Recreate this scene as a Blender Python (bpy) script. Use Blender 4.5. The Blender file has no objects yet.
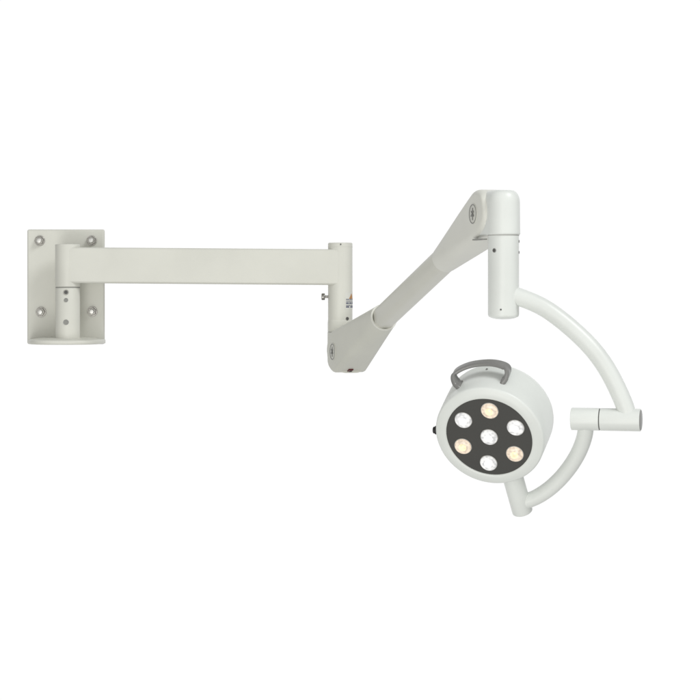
import bpy, bmesh, math
from mathutils import Vector, Matrix

# ------------------------------------------------------------------ camera
scene = bpy.context.scene
DIST = 4.02
cam_data = bpy.data.cameras.new("camera")
cam = bpy.data.objects.new("camera", cam_data)
scene.collection.objects.link(cam)
cam.location = (0, -DIST, 0)
cam.rotation_euler = (math.radians(90), 0, 0)
cam_data.sensor_width = 36
cam_data.lens = 36 * DIST / 1.4
cam_data.shift_y = -60 / 700
cam_data.clip_start = 0.05
cam_data.clip_end = 200
scene.camera = cam

# ------------------------------------------------------------------ studio light
scene.view_settings.view_transform = 'Standard'
scene.view_settings.look = 'None'
scene.view_settings.exposure = 0
scene.view_settings.gamma = 1
FRONT = (0.565, 0.567, 0.552, 1)        # ambient glow added behind the camera to light the front
SIDES = (0.37, 0.372, 0.364, 1)        # dimmer to the sides
world = bpy.data.worlds.new("World")
scene.world = world
world.use_nodes = True
wn, wl = world.node_tree.nodes, world.node_tree.links
wn.clear()
wo = wn.new('ShaderNodeOutputWorld')
wb = wn.new('ShaderNodeBackground')
tc = wn.new('ShaderNodeTexCoord')
sx = wn.new('ShaderNodeSeparateXYZ')
mr = wn.new('ShaderNodeMapRange')
mr.interpolation_type = 'SMOOTHSTEP'
mr.inputs['From Min'].default_value = 0.56
mr.inputs['From Max'].default_value = 0.76
mx = wn.new('ShaderNodeMix')
mx.data_type = 'RGBA'
ms = wn.new('ShaderNodeMapRange')
ms.interpolation_type = 'SMOOTHSTEP'
ms.inputs['From Min'].default_value = -0.85
ms.inputs['From Max'].default_value = 0.0
mf = wn.new('ShaderNodeMix')
mf.data_type = 'RGBA'
mf.inputs[6].default_value = FRONT
mf.inputs[7].default_value = SIDES
wl.new(sx.outputs['Y'], ms.inputs['Value'])
wl.new(ms.outputs['Result'], mf.inputs[0])
wl.new(mf.outputs[2], mx.inputs[6])
mx.inputs[7].default_value = (1.02, 1.02, 1.02, 1)   # the white backdrop
wl.new(tc.outputs['Generated'], sx.inputs[0])
wl.new(sx.outputs['Y'], mr.inputs['Value'])
wl.new(mr.outputs['Result'], mx.inputs[0])
wl.new(mx.outputs[2], wb.inputs['Color'])
wl.new(wb.outputs[0], wo.inputs['Surface'])


def area(name, loc, target, size, power, color=(1, 1, 1)):
    d = bpy.data.lights.new(name, 'AREA')
    d.shape = 'DISK'
    d.size = size
    d.energy = power
    d.color = color
    o = bpy.data.objects.new(name, d)
    scene.collection.objects.link(o)
    o.location = loc
    o.rotation_euler = (Vector(target) - Vector(loc)).to_track_quat('-Z', 'Y').to_euler()
    return o


area("key_softbox", (2.0, -2.3, 2.8), (0.1, -0.5, -0.05), 1.5, 66, (0.985, 1.0, 1.0))
area("fill_softbox", (-0.5, -4.0, -0.3), (-0.5, 0, 0), 1.8, 16, (1.0, 0.985, 0.95))

area("low_softbox", (-0.7, -3.1, -1.5), (0.22, -0.8, -0.2), 1.6, 23, (1.0, 0.99, 0.955))

# ------------------------------------------------------------------ materials


def paint(name, col, rough=0.38, bump=0.02, vary=0.03):
    m = bpy.data.materials.new(name)
    m.use_nodes = True
    n, l = m.node_tree.nodes, m.node_tree.links
    p = n['Principled BSDF']
    t = n.new('ShaderNodeTexCoord')
    a = n.new('ShaderNodeTexNoise')
    a.inputs['Scale'].default_value = 14
    a.inputs['Detail'].default_value = 5
    r = n.new('ShaderNodeValToRGB')
    r.color_ramp.elements[0].position = 0.3
    r.color_ramp.elements[1].position = 0.7
    r.color_ramp.elements[0].color = (*[c * (1 - vary) for c in col], 1)
    r.color_ramp.elements[1].color = (*[min(1, c * (1 + vary)) for c in col], 1)
    l.new(t.outputs['Object'], a.inputs['Vector'])
    l.new(a.outputs['Fac'], r.inputs[0])
    l.new(r.outputs[0], p.inputs['Base Color'])
    rr = n.new('ShaderNodeMapRange')
    rr.inputs['To Min'].default_value = rough - 0.05
    rr.inputs['To Max'].default_value = rough + 0.07
    l.new(a.outputs['Fac'], rr.inputs['Value'])
    l.new(rr.outputs[0], p.inputs['Roughness'])
    p.inputs['Specular IOR Level'].default_value = 0.4
    b2 = n.new('ShaderNodeTexNoise')
    b2.inputs['Scale'].default_value = 420
    b2.inputs['Detail'].default_value = 3
    l.new(t.outputs['Object'], b2.inputs['Vector'])
    bp = n.new('ShaderNodeBump')
    bp.inputs['Strength'].default_value = bump * 5
    bp.inputs['Distance'].default_value = 0.0004
    l.new(b2.outputs['Fac'], bp.inputs['Height'])
    l.new(bp.outputs[0], p.inputs['Normal'])
    return m


def metal(name, col, rough):
    m = paint(name, col, rough, 0.0, 0.1)
    m.node_tree.nodes['Principled BSDF'].inputs['Metallic'].default_value = 1
    return m


def led_mat(name, hot, dim, strength):
    m = bpy.data.materials.new(name)
    m.use_nodes = True
    n, l = m.node_tree.nodes, m.node_tree.links
    p = n['Principled BSDF']
    p.inputs['Base Color'].default_value = (0.32, 0.32, 0.32, 1)
    p.inputs['Roughness'].default_value = 0.12
    t = n.new('ShaderNodeTexCoord')
    v = n.new('ShaderNodeTexNoise')
    v.inputs['Scale'].default_value = 210
    v.inputs['Detail'].default_value = 0.6
    l.new(t.outputs['Object'], v.inputs['Vector'])
    r = n.new('ShaderNodeValToRGB')
    r.color_ramp.elements[0].position = 0.30
    r.color_ramp.elements[0].color = (*dim, 1)
    r.color_ramp.elements[1].position = 0.60
    r.color_ramp.elements[1].color = (*hot, 1)
    l.new(v.outputs['Fac'], r.inputs[0])
    l.new(r.outputs[0], p.inputs['Emission Color'])
    p.inputs['Emission Strength'].default_value = strength
    bp = n.new('ShaderNodeBump')
    bp.inputs['Strength'].default_value = 0.5
    bp.inputs['Distance'].default_value = 0.001
    l.new(v.outputs['Fac'], bp.inputs['Height'])
    l.new(bp.outputs[0], p.inputs['Normal'])
    return m


ARM = paint("arm_paint", (0.71, 0.708, 0.648))
HEADP = paint("head_paint", (0.772, 0.795, 0.768), 0.33)
COVER = paint("cover_plastic", (0.74, 0.74, 0.685), 0.42)
COVERD = paint("elbow_plastic", (0.69, 0.69, 0.625), 0.45)
TUBEP = paint("arm_tube_paint", (0.67, 0.667, 0.605), 0.34)
STEEL = metal("bolt_steel", (0.60, 0.595, 0.575), 0.38)
NUT = metal("nut_steel", (0.34, 0.33, 0.31), 0.32)
DARKM = paint("recess_shade", (0.10, 0.10, 0.095), 0.5)
GAP = paint("seam_grey", (0.30, 0.30, 0.28), 0.6)
SEAM = paint("seam_light", (0.46, 0.46, 0.44), 0.5)
BLACK = paint("black_rubber", (0.02, 0.02, 0.02), 0.4)
FACE = paint("face_plate_grey", (0.060, 0.059, 0.055), 0.5)
HANDLE = paint("handle_grey", (0.225, 0.222, 0.216), 0.24, 0.01, 0.06)
ENDGREY = paint("cap_grey", (0.30, 0.30, 0.29), 0.4)
INK = paint("label_ink", (0.10, 0.11, 0.17), 0.5)
LABEL = paint("label_white", (0.71, 0.71, 0.66), 0.4)
ORANGE = paint("label_orange", (0.50, 0.25, 0.10), 0.5)
RED = paint("red_plastic", (0.10, 0.012, 0.014), 0.35)
EMB = paint("emblem_grey", (0.22, 0.22, 0.21), 0.5)
EMBW = paint("emblem_plate", (0.66, 0.66, 0.61), 0.4)
LEDW = led_mat("led_white", (0.98, 0.97, 0.955), (0.50, 0.50, 0.51), 0.72)
LEDY = led_mat("led_warm", (1.0, 0.79, 0.56), (0.62, 0.44, 0.29), 0.74)
COREW = led_mat("led_white_core", (1.0, 1.0, 1.0), (0.80, 0.80, 0.81), 0.95)
COREY = led_mat("led_warm_core", (1.0, 0.83, 0.48), (0.92, 0.66, 0.33), 0.92)
REFL = metal("led_rim", (0.62, 0.61, 0.59), 0.3)

# ------------------------------------------------------------------ mesh helpers


def obj(name, bm, mats, parent=None, sharp=38, bevel=None, segs=4, recalc=True):
    if recalc:
        bmesh.ops.recalc_face_normals(bm, faces=bm.faces)
    me = bpy.data.meshes.new(name)
    bm.to_mesh(me)
    bm.free()
    for m in (mats if isinstance(mats, (list, tuple)) else [mats]):
        me.materials.append(m)
    for p in me.polygons:
        p.use_smooth = True
    me.set_sharp_from_angle(angle=math.radians(sharp))
    o = bpy.data.objects.new(name, me)
    scene.collection.objects.link(o)
    if parent:
        o.parent = parent
        o.matrix_parent_inverse = parent.matrix_basis.inverted()
    if bevel:
        b = o.modifiers.new("bevel", 'BEVEL')
        b.width = bevel
        b.segments = segs
        b.limit_method = 'ANGLE'
        b.angle_limit = math.radians(50)
        b.harden_normals = False
    return o


def frame(axis, up=None):
    """matrix 3x3 with columns x, y, z where z = axis"""
    z = Vector(axis).normalized()
    u = Vector(up) if up else (Vector((0, 0, 1)) if abs(z.z) < 0.9 else Vector((0, 1, 0)))
    x = u.cross(z).normalized()
    y = z.cross(x)
    return Matrix((x, y, z)).transposed()


def loft(bm, rings, cap0=True, cap1=True, mat=0, closed=True):
    vs = [[bm.verts.new(p) for p in r] for r in rings]
    n = len(vs[0])
    for a, b in zip(vs[:-1], vs[1:]):
        for i in range(n if closed else n - 1):
            j = (i + 1) % n
            f = bm.faces.new((a[i], a[j], b[j], b[i]))
            f.material_index = mat
    if cap0:
        bm.faces.new(vs[0][::-1]).material_index = mat
    if cap1:
        bm.faces.new(vs[-1]).material_index = mat
    return vs


def lathe(bm, origin, axis, prof, seg=64, mat=0, cap0=True, cap1=True, up=None):
    """prof: (distance along axis, radius)"""
    F = frame(axis, up)
    o = Vector(origin)
    rings = []
    for h, r in prof:
        rings.append([o + F @ Vector((r * math.cos(2 * math.pi * i / seg),
                                      r * math.sin(2 * math.pi * i / seg), h)) for i in range(seg)])
    loft(bm, rings, cap0, cap1, mat)


def rnd(h0, h1, r, b, k=4, b0=None):
    """profile of a rod from h0 to h1 with rounded rims"""
    b0 = b if b0 is None else b0
    out = []
    for i in range(k + 1):
        t = math.pi / 2 * i / k
        out.append((h0 + b0 * (1 - math.sin(t)), r - b0 * (1 - math.cos(t))) if False else
                   (h0 + b0 * (1 - math.cos(t)), r - b0 * (1 - math.sin(t))))
    for i in range(k + 1):
        t = math.pi / 2 * i / k
        out.append((h1 - b * (1 - math.sin(t)), r - b * (1 - math.cos(t))))
    return out


def spline(pts, n=14):
    pts = [Vector(p) for p in pts]
    P = [2 * pts[0] - pts[1]] + pts + [2 * pts[-1] - pts[-2]]
    out = []
    for i in range(1, len(P) - 2):
        p0, p1, p2, p3 = P[i - 1:i + 3]
        for k in range(n):
            t = k / n
            out.append(0.5 * ((2 * p1) + (p2 - p0) * t + (2 * p0 - 5 * p1 + 4 * p2 - p3) * t * t
                              + (3 * p1 - p0 - 3 * p2 + p3) * t ** 3))
    out.append(pts[-1])
    return out


def smooth_path(pts, it=6):
    for _ in range(it):
        pts = [pts[0]] + [(a + 2 * b + c) / 4 for a, b, c in zip(pts, pts[1:], pts[2:])] + [pts[-1]]
    return pts


def sweep(bm, path, rx, ry, up, seg=32, mat=0, power=2.0):
    """sweep a (super)elliptic section; rx across, ry along `up` side; rx, ry may be functions of 0..1"""
    rings = []
    n = len(path)
    for i, p in enumerate(path):
        t = (path[min(i + 1, n - 1)] - path[max(i - 1, 0)]).normalized()
        s = Vector(up)
        a = (s - t * s.dot(t)).normalized()
        b = t.cross(a)
        u = i / (n - 1)
        qx = rx(u) if callable(rx) else rx
        qy = ry(u) if callable(ry) else ry
        ring = []
        for k in range(seg):
            w = 2 * math.pi * k / seg
            c, sn = math.cos(w), math.sin(w)
            e = 2 / power
            ring.append(p + a * qy * math.copysign(abs(c) ** e, c) + b * qx * math.copysign(abs(sn) ** e, sn))
        rings.append(ring)
    loft(bm, rings, mat=mat)


def box(bm, c, h, R=None, mat=0):
    c = Vector(c)
    R = R or Matrix.Identity(3)
    v = []
    for x, y, z in ((-1, -1, -1), (1, -1, -1), (1, 1, -1), (-1, 1, -1), (-1, -1, 1), (1, -1, 1), (1, 1, 1), (-1, 1, 1)):
        v.append(bm.verts.new(c + R @ Vector((x * h[0], y * h[1], z * h[2]))))
    for q in ((3, 2, 1, 0), (4, 5, 6, 7), (0, 1, 5, 4), (1, 2, 6, 5), (2, 3, 7, 6), (3, 0, 4, 7)):
        bm.faces.new([v[i] for i in q]).material_index = mat


def prism(bm, pts2, z0, z1, fn, mat=0):
    """extrude a 2-D outline between two heights; fn maps (x, y, z) to world"""
    a = [bm.verts.new(fn(x, y, z0)) for x, y in pts2]
    b = [bm.verts.new(fn(x, y, z1)) for x, y in pts2]
    n = len(a)
    bm.faces.new(a[::-1]).material_index = mat
    bm.faces.new(b).material_index = mat
    for i in range(n):
        j = (i + 1) % n
        bm.faces.new((a[i], a[j], b[j], b[i])).material_index = mat


def B():
    return bmesh.new()


def screw(name, p, axis, r, parent, mats=(STEEL, DARKM), depth=0.0022):
    """a small socket screw set in a hole: metal rim, dark disc for the hollow"""
    bm = B()
    lathe(bm, p, axis, [(-0.004, r), (0.0004, r), (0.0009, r * 0.9), (0.0009, r * 0.72)], 24, 0, True, False)
    lathe(bm, p, axis, [(0.0009, r * 0.72), (0.0005, r * 0.66)], 24, 1, False, True)  # nearly flat disc; the hollow's shade is put into its dark colour
    return obj(name, bm, list(mats), parent)


# ------------------------------------------------------------------ dimensions (metres)
YAW = math.radians(72)                       # the spring arm swings out from the wall
DH = Vector((math.cos(YAW), -math.sin(YAW), 0))
NL = Vector((-math.sin(YAW), -math.cos(YAW), 0))      # its left cheek
POST = Vector((-0.5645, 0, 0))
MID = Vector((-0.0195, 0, 0))
LP = MID + DH * 0.055 + Vector((0, 0, -0.1205))       # lower pivot
ARM_H = 0.753
UP = LP + DH * ARM_H + Vector((0, 0, 0.2431))         # upper pivot
D3 = (UP - LP).normalized()
M3 = NL.cross(D3).normalized()
if M3.z < 0:
    M3 = -M3
T = Vector((UP.x, UP.y, 0)) + DH * 0.0475             # axis of the hanging tube
HC = Vector((0.2343, -0.8156, -0.2065))               # centre of the lamp head
N = Vector((-0.289, -0.842, -0.453)).normalized()     # where the lamp looks
E = Vector((0.267, 0.384, -0.884))
E = (E - N * E.dot(N)).normalized()                   # down the head's stem
G = -(E.cross(N)).normalized()

root = bpy.data.objects.new("examination_lamp", None)
scene.collection.objects.link(root)
root.empty_display_size = 0.05
root.location = (-0.573, 0.066, -0.11)
root['label'] = "white wall-mounted medical examination lamp with jointed arm and seven lit LEDs"
root['category'] = "medical lamp"
bpy.context.view_layer.update()

# ------------------------------------------------------------------ wall plate
bm = B()
box(bm, (-0.5765, 0.061, 0.0065), (0.0785, 0.005, 0.1165))
plate = obj("wall_plate", bm, ARM, root, bevel=0.004)

FL = B()
out = []
hw = 0.0765
for i in range(33):
    t = math.pi * i / 32
    c, s = math.cos(t), math.sin(t)
    out.append((-0.5725 - hw * math.copysign(abs(c) ** 0.7, c), 0.0575 - 0.103 * abs(s) ** 0.8))
fr = []
for z, k in ((-0.1085, 0.975), (-0.1080, 0.99), (-0.1070, 1.0), (-0.1015, 1.0), (-0.1003, 0.992), (-0.0996, 0.975),
             (-0.0985, 0.90), (-0.0968, 0.78), (-0.0955, 0.62)):
    fr.append([Vector((-0.5725 + (x + 0.5725) * k, 0.0575 + (y - 0.0575) * k, z)) for x, y in out])
loft(FL, fr)
flange = obj("support_flange", FL, ARM, root, sharp=55)

for (x, z, rot, lng) in ((-0.629, 0.100, 0.2, 0.006), (-0.5235, 0.100, 0.5, 0.011),
                         (-0.6265, -0.0445, 0.0, 0.006), (-0.5225, -0.0435, 0.35, 0.008)):
    bm = B()
    p = Vector((x, 0.056, z))
    lathe(bm, p, (0, -1, 0), [(-0.002, 0.0105), (0.0012, 0.0105), (0.0016, 0.0100), (0.0016, 0.005)], 32, 1)
    hexr = []
    for h, r in ((0.0016, 0.0088), (0.0070, 0.0088), (0.0080, 0.0078)):
        hexr.append([p + Vector((r * math.cos(rot + k * math.pi / 3), -h, r * math.sin(rot + k * math.pi / 3))) for k in range(6)])
    loft(bm, hexr, mat=1)
    lathe(bm, p, (0, -1, 0), rnd(0.007, 0.008 + lng, 0.0052, 0.0014), 24, 0)
    obj("bolt", bm, [STEEL, NUT], plate, sharp=30)

# ------------------------------------------------------------------ post and extension arm
bm = B()
lathe(bm, POST, (0, 0, 1), [(-0.099, 0.0245), (-0.094, 0.0245), (0.003, 0.0245), (0.0045, 0.0238), (0.0045, 0.012)], 64)
post = obj("pivot_post", bm, ARM, root)
for z, r in ((-0.0045, 0.0052), (-0.020, 0.0042), (-0.064, 0.0054)):
    screw("set_screw", POST + Vector((0.0, -0.0245, z)), (0, -1, 0), r, post,
          (NUT, DARKM) if z > -0.01 else (ENDGREY, GAP))
bm = B()
lathe(bm, POST, (0, 0, 1), [(0.0035, 0.0241), (0.0058, 0.0241)], 64)
obj("seam_ring", bm, GAP, post)

TILT = -0.0075


def bar_z(x):
    return 0.0495 + TILT * (x - POST.x)


bm = B()
rings = []
x0, x1 = POST.x + 0.001, MID.x - 0.001
for i in range(9):
    x = x0 + (x1 - x0) * i / 8
    ring = []
    zc = bar_z(x)
    hy, hz, rc = 0.0241, 0.0357, 0.0055
    for cx, cz, a0 in ((1, 1, 0), (-1, 1, 90), (-1, -1, 180), (1, -1, 270)):
        for k in range(7):
            a = math.radians(a0 + 15 * k)
            ring.append(Vector((x, cx * (hy - rc) + rc * math.cos(a), zc + cz * (hz - rc) + rc * math.sin(a))))
    rings.append(ring)
loft(bm, rings)
bar = obj("extension_arm", bm, ARM, root, sharp=60)
bm = B()
lathe(bm, POST, (0, 0, 1), rnd(0.0060, 0.0915, 0.0249, 0.002, 4), 64)
obj("collar", bm, ARM, bar)

bm = B()
lathe(bm, MID, (0, 0, 1), rnd(-0.0605, 0.0945, 0.0245, 0.0025), 64)
lathe(bm, MID, (0, 0, 1), [(-0.0838, 0.0246), (-0.0834, 0.0251), (-0.066, 0.0251), (-0.060, 0.0246), (-0.058, 0.0240)], 64)
mid = obj("pivot_tube", bm, ARM, root)
bm = B()
lathe(bm, MID, (0, 0, 1), [(0.0855, 0.0246), (0.0862, 0.02475), (0.0869, 0.0246)], 64)
obj("cap_seam", bm, COVERD, mid)
screw("cap_screw", MID + Vector((0.001, -0.0246, 0.0908)), (0, -1, 0), 0.0016, mid, (ENDGREY, DARKM))
bm = B()
ks = MID + Vector((-0.024, -0.004, -0.0135))
lathe(bm, ks, (-1, 0, 0), rnd(-0.002, 0.0075, 0.0026, 0.0003), 20)
lathe(bm, ks, (-1, 0, 0), rnd(0.0065, 0.0135, 0.0068, 0.0015), 24)
obj("thumb_screw", bm, NUT, mid)
ang = math.radians(-55)
screw("set_screw", MID + Vector((0.0246 * math.cos(ang), 0.0246 * math.sin(ang), -0.0570)),
      (math.cos(ang), math.sin(ang), 0), 0.0036, mid, (NUT, DARKM))


def patch(bm, c, r, a0, a1, z0, z1, mat, n=10, top=None):
    """a strip wrapped round a tube; with top it narrows to a point there"""
    lo, hi = [], []
    for i in range(n + 1):
        f = i / n
        a = math.radians(a0 + (a1 - a0) * f)
        z = z1 if top is None else z0 + (z1 - z0) * (1 - abs(2 * f - 1))
        lo.append(bm.verts.new(c + Vector((r * math.cos(a), r * math.sin(a), z0))))
        hi.append(bm.verts.new(c + Vector((r * math.cos(a), r * math.sin(a), max(z, z0 + 1e-5)))))
    for i in range(n):
        bm.faces.new((lo[i], lo[i + 1], hi[i + 1], hi[i])).material_index = mat


bm = B()
patch(bm, MID, 0.0247, -66, 10, -0.0385, -0.0035, 0, 16)
patch(bm, MID, 0.0249, -45, -8, -0.0175, -0.0065, 1, 12, top=1)
for z, h, spans in ((-0.0195, 0.0016, ((-62, -44), (-41, -22), (-19, 4))), (-0.0228, 0.0012, ((-62, -30), (-27, 4))), (-0.0275, 0.0028, ((-62, -46), (-43, -28), (-25, 4))),
                    (-0.0310, 0.0012, ((-62, -35), (-31, -8))), (-0.0350, 0.0028, ((-62, -44), (-36, -12), (-9, 2)))):
    for a0, a1 in spans:
        patch(bm, MID, 0.0249, a0, a1, z, z + h, 2)
obj("warning_label", bm, [LABEL, ORANGE, INK], mid, recalc=False)

# ------------------------------------------------------------------ spring arm


def rrect(c, a, b, hw, hh, rc, k=6):
    out = []
    rc = min(rc, hw, hh)
    for sa, sb, a0 in ((1, 1, 0), (-1, 1, 90), (-1, -1, 180), (1, -1, 270)):
        for i in range(k + 1):
            w = math.radians(a0 + 90 * i / k)
            out.append(c + a * (sa * (hw - rc) + rc * math.cos(w)) + b * (sb * (hh - rc) + rc * math.sin(w)))
    return out


def cover(pivot, d, R, W2, length, rend, rin, name, mat, pw=1.3, reach=1.0, b=0.008, shift=0.0):
    """elbow cover: flat cheeks round the pivot, running out to a round collar on the arm tube"""
    bm = B()
    rings = []
    for i in range(15):
        t = math.pi / 2 * i / 14
        l = -R * reach * math.cos(t)
        hh = max(R * math.sin(t), 0.002)
        dl = R * reach + l
        w = W2
        # soften the rim of the cheeks
        rings.append(rrect(pivot + d * l + NL * shift * 0.5, NL, M3, w - shift * 0.5 - max(0, b * (1 - math.sin(min(1, (dl + 0.0005) / (b * 0.8)) * math.pi / 2))), hh, b))
    for i in range(1, 25):
        u = i / 24
        l = length * u
        s = 0.75 * u + 0.25 * u * u * (3 - 2 * u)
        hh = R + (rend - R) * u
        w = W2 + (rend - W2) * s
        rc = b + (rend - b) * u ** pw
        rings.append(rrect(pivot + d * l + NL * shift * 0.5 * (1 - s), NL, M3, w - shift * 0.5 * (1 - s), hh, rc))
    e = pivot + d * length
    rings.append(rrect(e + d * 0.0015, NL, M3, rend - 0.0005, rend - 0.0005, rend))
    rings.append(rrect(e + d * 0.002, NL, M3, rend - 0.0018, rend - 0.0018, rend))
    rings.append(rrect(e + d * 0.002, NL, M3, rin + 0.0012, rin + 0.0012, rend))
    rings.append(rrect(e + d * 0.0005, NL, M3, rin, rin, rend))
    rings.append(rrect(e - d * 0.02, NL, M3, rin, rin, rend))
    loft(bm, rings)
    return obj(name, bm, mat, root, sharp=42)


low = cover(LP, D3, 0.042, 0.033, 0.222, 0.0258, 0.0222, "elbow_cover", COVERD, 0.95, 1.0, 0.007)
upc = cover(UP, -D3, 0.0385, 0.033, 0.226, 0.0238, 0.0214, "elbow_cover", COVER, 1.2, 1.2, 0.0112, 0.003)
bm = B()
lathe(bm, LP + D3 * 0.222, D3, [(0.0005, 0.0216), (0.0026, 0.0216), (0.0036, 0.0228), (0.0036, 0.0248), (0.0028, 0.0257), (0.0005, 0.0259), (-0.001, 0.0255)], 64, 0, False, False)
obj("catchlight_ring", bm, COVER, low)  # lighter tone paints the edge highlight onto the cover's rim
bm = B()
LEN = (UP - LP).length
loft(bm, [rrect(LP + D3 * l, NL, M3, 0.0197 - f, 0.0205 - f, 0.0135 - f, 8) for l, f in ((0.19, 0), (0.21, 0), (LEN / 2, 0.0002), (LEN - 0.19, 0.0004))])
obj("spring_arm", bm, TUBEP, root)


def emblem(pivot, r, parent, W2=0.033):
    c = pivot + NL * (W2 + 0.0002)
    ax = DH
    up = Vector((0, 0, 1))
    bm = B()
    lathe(bm, c, NL, [(-0.001, r), (0.0006, r), (0.0008, r * 0.97)], 48, 0)
    lathe(bm, c, NL, [(0.0009, r * 0.92), (0.0013, r * 0.92), (0.0013, r * 0.855), (0.0009, r * 0.855)], 48, 1, False, False)
    F = Matrix((ax, up, NL)).transposed()
    cc = c + NL * 0.0013
    box(bm, cc + up * 0.0, (r * 0.07, r * 0.58, 0.0003), F, 1)
    for a in (0.95, -0.95):
        Rm = F @ Matrix.Rotation(a, 3, 'Z')
        box(bm, cc + up * r * 0.02 + NL * (0.0003 if a > 0 else 0.0006), (r * 0.06, r * 0.42, 0.0003), Rm, 1)
    box(bm, cc - up * r * 0.12 + NL * 0.0009, (r * 0.15, r * 0.11, 0.0003), F, 1)
    return obj("emblem", bm, [EMBW, EMB], parent)


emblem(LP + Vector((0, 0, -0.001)), 0.0172, low)
emblem(UP, 0.0170, upc)


def knuckle(parent_pivot, off, back, half, re, levels, mat):
    """soft cap joining a vertical tube to the elbow pivot; levels = (height, inset, how far back it reaches)"""
    o = Vector((parent_pivot.x, parent_pivot.y, 0))
    sg = 1 if off > 0 else -1
    n1 = 12
    rings = []
    for z, inset, bk in levels:
        h, r = half - inset, re - inset
        f0 = back + (abs(off) - back) * bk
        h = h + (r - h) * bk
        pts = []
        for i in range(9):
            pts.append((f0, h - 2 * h * i / 8))
        for i in range(1, n1):
            f = i / n1
            pts.append((f0 + (abs(off) - f0) * f, -(h + (r - h) * f)))
        for i in range(25):
            a = -math.pi / 2 + math.pi * i / 24
            pts.append((abs(off) + r * math.cos(a), r * math.sin(a)))
        for i in range(1, n1):
            f = 1 - i / n1
            pts.append((f0 + (abs(off) - f0) * f, h + (r - h) * f))
        rings.append([o + DH * (sg * x) + NL * y + Vector((0, 0, z)) for x, y in pts])
    bm = B()
    loft(bm, rings)
    return obj("knuckle", bm, mat, root, sharp=50)


ztop, zbot = UP.z + 0.0365, 0.0880
lv = [(zbot, 0.0012, 0.0), (zbot + 0.0012, 0.0, 0.0), (zbot + 0.003, 0.0, 0.0)]
zslot = zbot + 0.003
for i in range(1, 5):
    lv.append((zslot + (ztop - 0.020 - zslot) * i / 4, 0.0002 + 0.0003 * i / 4, 0.0))
for i in range(1, 13):
    t = math.pi / 2 * i / 12
    lv.append((ztop - 0.020 + 0.020 * math.sin(t), 0.0005 + 0.013 * (1 - math.cos(t)), 0.0))
knuckle(UP, 0.0475, -0.020, 0.0298, 0.0268, lv, HEADP)

zb, zt = LP.z - 0.0425, -0.0845
lv = []
for i in range(13):
    t = math.pi / 2 * i / 12
    lv.append((zb + 0.024 - 0.024 * math.cos(t), 0.017 * (1 - math.sin(t)), 0.0))
lv += [(zb + 0.03, 0.0, 0.0), (zt, 0.0, 0.0)]
knuckle(LP, -0.055, -0.016, 0.0285, 0.0254, lv, COVERD)
bm = B()
lathe(bm, MID, (0, 0, 1), [(-0.0848, 0.0248), (-0.0834, 0.0248)], 48)
obj("seam_ring", bm, GAP, mid)

# dark slot under the upper cheek and the red indicator under the lower elbow
bm = B()
F = Matrix((DH, NL, Vector((0, 0, 1)))).transposed()
box(bm, UP + DH * 0.018 + NL * 0.029 + Vector((0, 0, -0.0415)), (0.022, 0.004, 0.0011), F)
obj("slot", bm, GAP, upc)
bm = B()
Q = LP + D3 * 0.010 - M3 * 0.0415 + NL * 0.004
F = Matrix((D3, NL, M3)).transposed()
box(bm, Q, (0.006, 0.0048, 0.0022), F, 0)
box(bm, Q - D3 * 0.002 - NL * 0.001, (0.0025, 0.0022, 0.0032), F, 1)
obj("indicator", bm, [RED, BLACK], low, bevel=0.0008, segs=2)

# ------------------------------------------------------------------ hanging tube
bm = B()
lathe(bm, T, (0, 0, 1), [(-0.0468, 0.004), (-0.0462, 0.012), (-0.0446, 0.019), (-0.0424, 0.0236), (-0.0405, 0.0244), (-0.0390, 0.0248), (0.092, 0.0248)], 64)
tube = obj("hanging_tube", bm, HEADP, root)
bm = B()
lathe(bm, T, (0, 0, 1), [(0.0864, 0.0250), (0.0884, 0.0250)], 64)
obj("seam_ring", bm, SEAM, tube)
for a, z, r in ((-130, 0.0628, 0.0036), (-14, 0.0775, 0.0024), (-14, 0.0600, 0.0024), (-104, -0.0310, 0.0016)):
    a = math.radians(a)
    ax = Vector((math.cos(a), math.sin(a), 0))
    screw("set_screw", T + ax * 0.0247 + Vector((0, 0, z)), ax, r, tube, (ENDGREY, DARKM))

# ------------------------------------------------------------------ curved arms and swivel
SB = math.radians(16)
S = Vector((math.cos(SB), -math.sin(SB), 0))
ZS = -0.2036
A0 = Vector((T.x, T.y, 0))


def on(t, z):
    return A0 + S * t + Vector((0, 0, z))


side = S.cross(Vector((0, 0, 1)))
path = smooth_path(spline([on(0.0, -0.0035), on(0.0224, -0.0100), on(0.0707, -0.0309), on(0.1281, -0.0772),
                           on(0.1645, -0.1219), on(0.192, -0.177), on(0.1985, -0.2030)], 12), 10)
bm = B()
sweep(bm, path, 0.0142, 0.0142, side, 40)
obj("curved_arm", bm, HEADP, root)

SW = A0 + Vector((0, 0, ZS))
bm = B()
lathe(bm, SW, S, rnd(0.1556, 0.2185, 0.0178, 0.0008), 56, 0)
swv = obj("swivel_joint", bm, HEADP, root)
bm = B()
lathe(bm, SW, S, rnd(0.1098, 0.1541, 0.0178, 0.0008), 56, 0)
swy = obj("swivel_sleeve", bm, HEADP, root)
bm = B()
lathe(bm, SW, S, [(0.1528, 0.0171), (0.1564, 0.0171)], 48)
obj("seam_ring", bm, DARKM, swv)
bm = B()
lathe(bm, SW, S, [(0.217, 0.0162), (0.2190, 0.0162), (0.2194, 0.0155)], 48)
obj("end_cap", bm, ENDGREY, swv)

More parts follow.
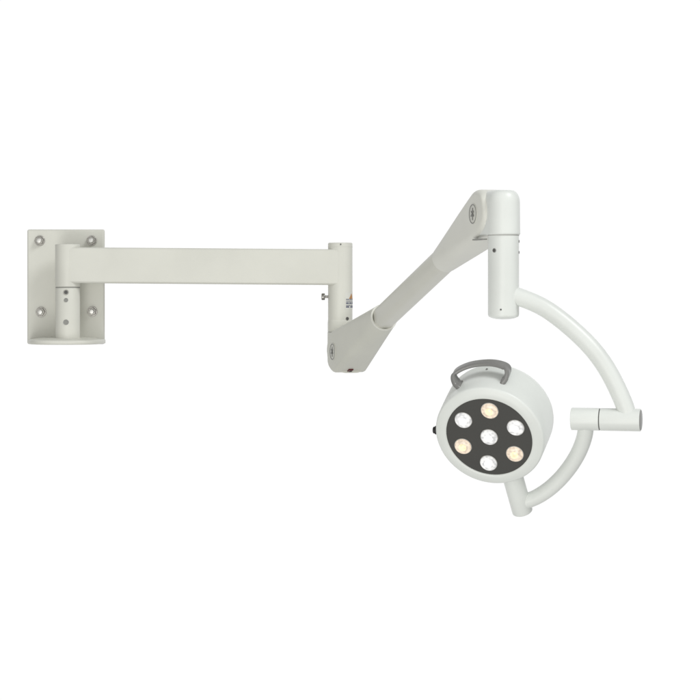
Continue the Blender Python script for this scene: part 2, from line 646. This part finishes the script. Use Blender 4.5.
STEM_END = 0.1745
stem_mid = HC + E * 0.158
sw0 = SW + S * 0.1335
P1 = sw0 + Vector((0, 0, -0.0))
ctr = SW
pts = []
va = sw0 - HC
vb = stem_mid - HC
for i in range(9):
    t = i / 8
    w = math.pi / 2 * t
    k = 1.0 - 0.125 * math.sin(2 * w)
    pts.append(HC + (va * math.cos(w) + vb * math.sin(w)) * k)
path = spline(pts, 8)
bm = B()
sweep(bm, path, 0.0126, 0.0126, va.cross(vb).normalized(), 36)
obj("curved_arm", bm, HEADP, root)

# ------------------------------------------------------------------ lamp head
FR = 0.0535                                   # face plate in front of the head centre
bm = B()
prof = [(FR - 0.002, 0.0692), (FR + 0.0012, 0.0694), (FR + 0.0022, 0.0706), (FR + 0.0026, 0.0725), (FR + 0.0014, 0.0810)]
for i in range(6):
    t = math.pi / 2 * i / 5
    prof.append((FR - 0.0050 + 0.0050 * math.cos(t) + 0.0005, 0.0830 + 0.0045 * math.sin(t)))
prof += [(FR - 0.03, 0.0880), (0.0, 0.0882), (-0.016, 0.0880)]
for i in range(1, 9):
    t = math.pi / 2 * i / 8
    prof.append((-0.016 - 0.022 * math.sin(t), 0.0880 - 0.020 * (1 - math.cos(t))))
prof += [(-0.044, 0.050), (-0.046, 0.02)]
lathe(bm, HC, N, prof, 128, 0, False, True, up=-E)
house = obj("lamp_housing", bm, HEADP, root, sharp=40)
bm = B()
lathe(bm, HC, E, rnd(0.07, STEM_END, 0.0168, 0.0018), 48)
obj("stem", bm, HEADP, root)

bm = B()
lathe(bm, HC, N, [(FR - 0.006, 0.0693), (FR, 0.0693), (FR, 0.002)], 128, 0, True, True, up=-E)
face = obj("face_plate", bm, FACE, root)


def led(off, mat):
    c = HC + N * FR + off
    bm = B()
    lathe(bm, c, N, [(-0.001, 0.0145), (0.0008, 0.0145), (0.0014, 0.0140), (0.0014, 0.0132)], 40, 0, True, False)
    pr = []
    for i in range(9):
        t = math.pi / 2 * i / 8
        pr.append((0.0012 + 0.0040 * math.sin(t), 0.0063 + 0.0070 * math.cos(t)))
    lathe(bm, c, N, pr, 40, 1, False, False)
    pr = [(0.0052, 0.0063), (0.0040, 0.0060)]
    for i in range(7):
        t = math.pi / 2 * i / 6
        pr.append((0.0040 + 0.0022 * math.sin(t), max(0.0056 * math.cos(t), 0.0003)))
    lathe(bm, c, N, pr, 40, 2, False, True)
    return obj("led", bm, [REFL, mat, COREW if mat is LEDW else COREY], face)


led(Vector((0, 0, 0)), LEDW)
for k in range(6):
    a = math.radians(15.3 + 60 * k)
    led((-E * math.cos(a) + G * math.sin(a)) * 0.0484, LEDY if k % 2 == 0 else LEDW)

# handle arched over the top of the head
H0 = -E


def hp(c, r, ax):
    return HC + G * c + H0 * r + N * ax


half_arch = [(0.0300, 0.0700, 0.024), (0.0365, 0.0795, 0.0215), (0.0410, 0.0835, 0.0195), (0.0442, 0.0905, 0.0150), (0.0430, 0.0962, 0.0105), (0.0350, 0.1008, 0.008), (0.0190, 0.1045, 0.005)]
hpts = [hp(-c, r, x) for c, r, x in half_arch] + [hp(0, 0.1055, 0.004)] + [hp(c, r, x) for c, r, x in half_arch[::-1]]
path = smooth_path(spline(hpts, 8), 4)
bm = B()
sweep(bm, path, lambda u: 0.0031 + 0.0018 * abs(2 * u - 1) ** 2, lambda u: 0.0080 + 0.0044 * abs(2 * u - 1) ** 1.5, N, 32, 0, 4.0)
hnd = obj("handle", bm, HANDLE, root, sharp=60)
screw("housing_screw", HC + H0 * 0.0883 + N * -0.006 + G * 0.004, H0, 0.0018, house, (ENDGREY, DARKM))

# dimmer knob on the left flank
bm = B()
kd = (-G * 0.98 - E * 0.12).normalized()
kp = HC + kd * 0.0900 + N * 0.036
lathe(bm, kp, kd, rnd(-0.002, 0.0030, 0.0070, 0.0006), 28, 0)
lathe(bm, kp, kd, rnd(0.0028, 0.0062, 0.0055, 0.0010), 28, 0)
lathe(bm, kp, kd, [(0.0060, 0.0022), (0.0066, 0.0022), (0.0067, 0.0018)], 16, 1)
obj("dimmer_knob", bm, [BLACK, STEEL], root)
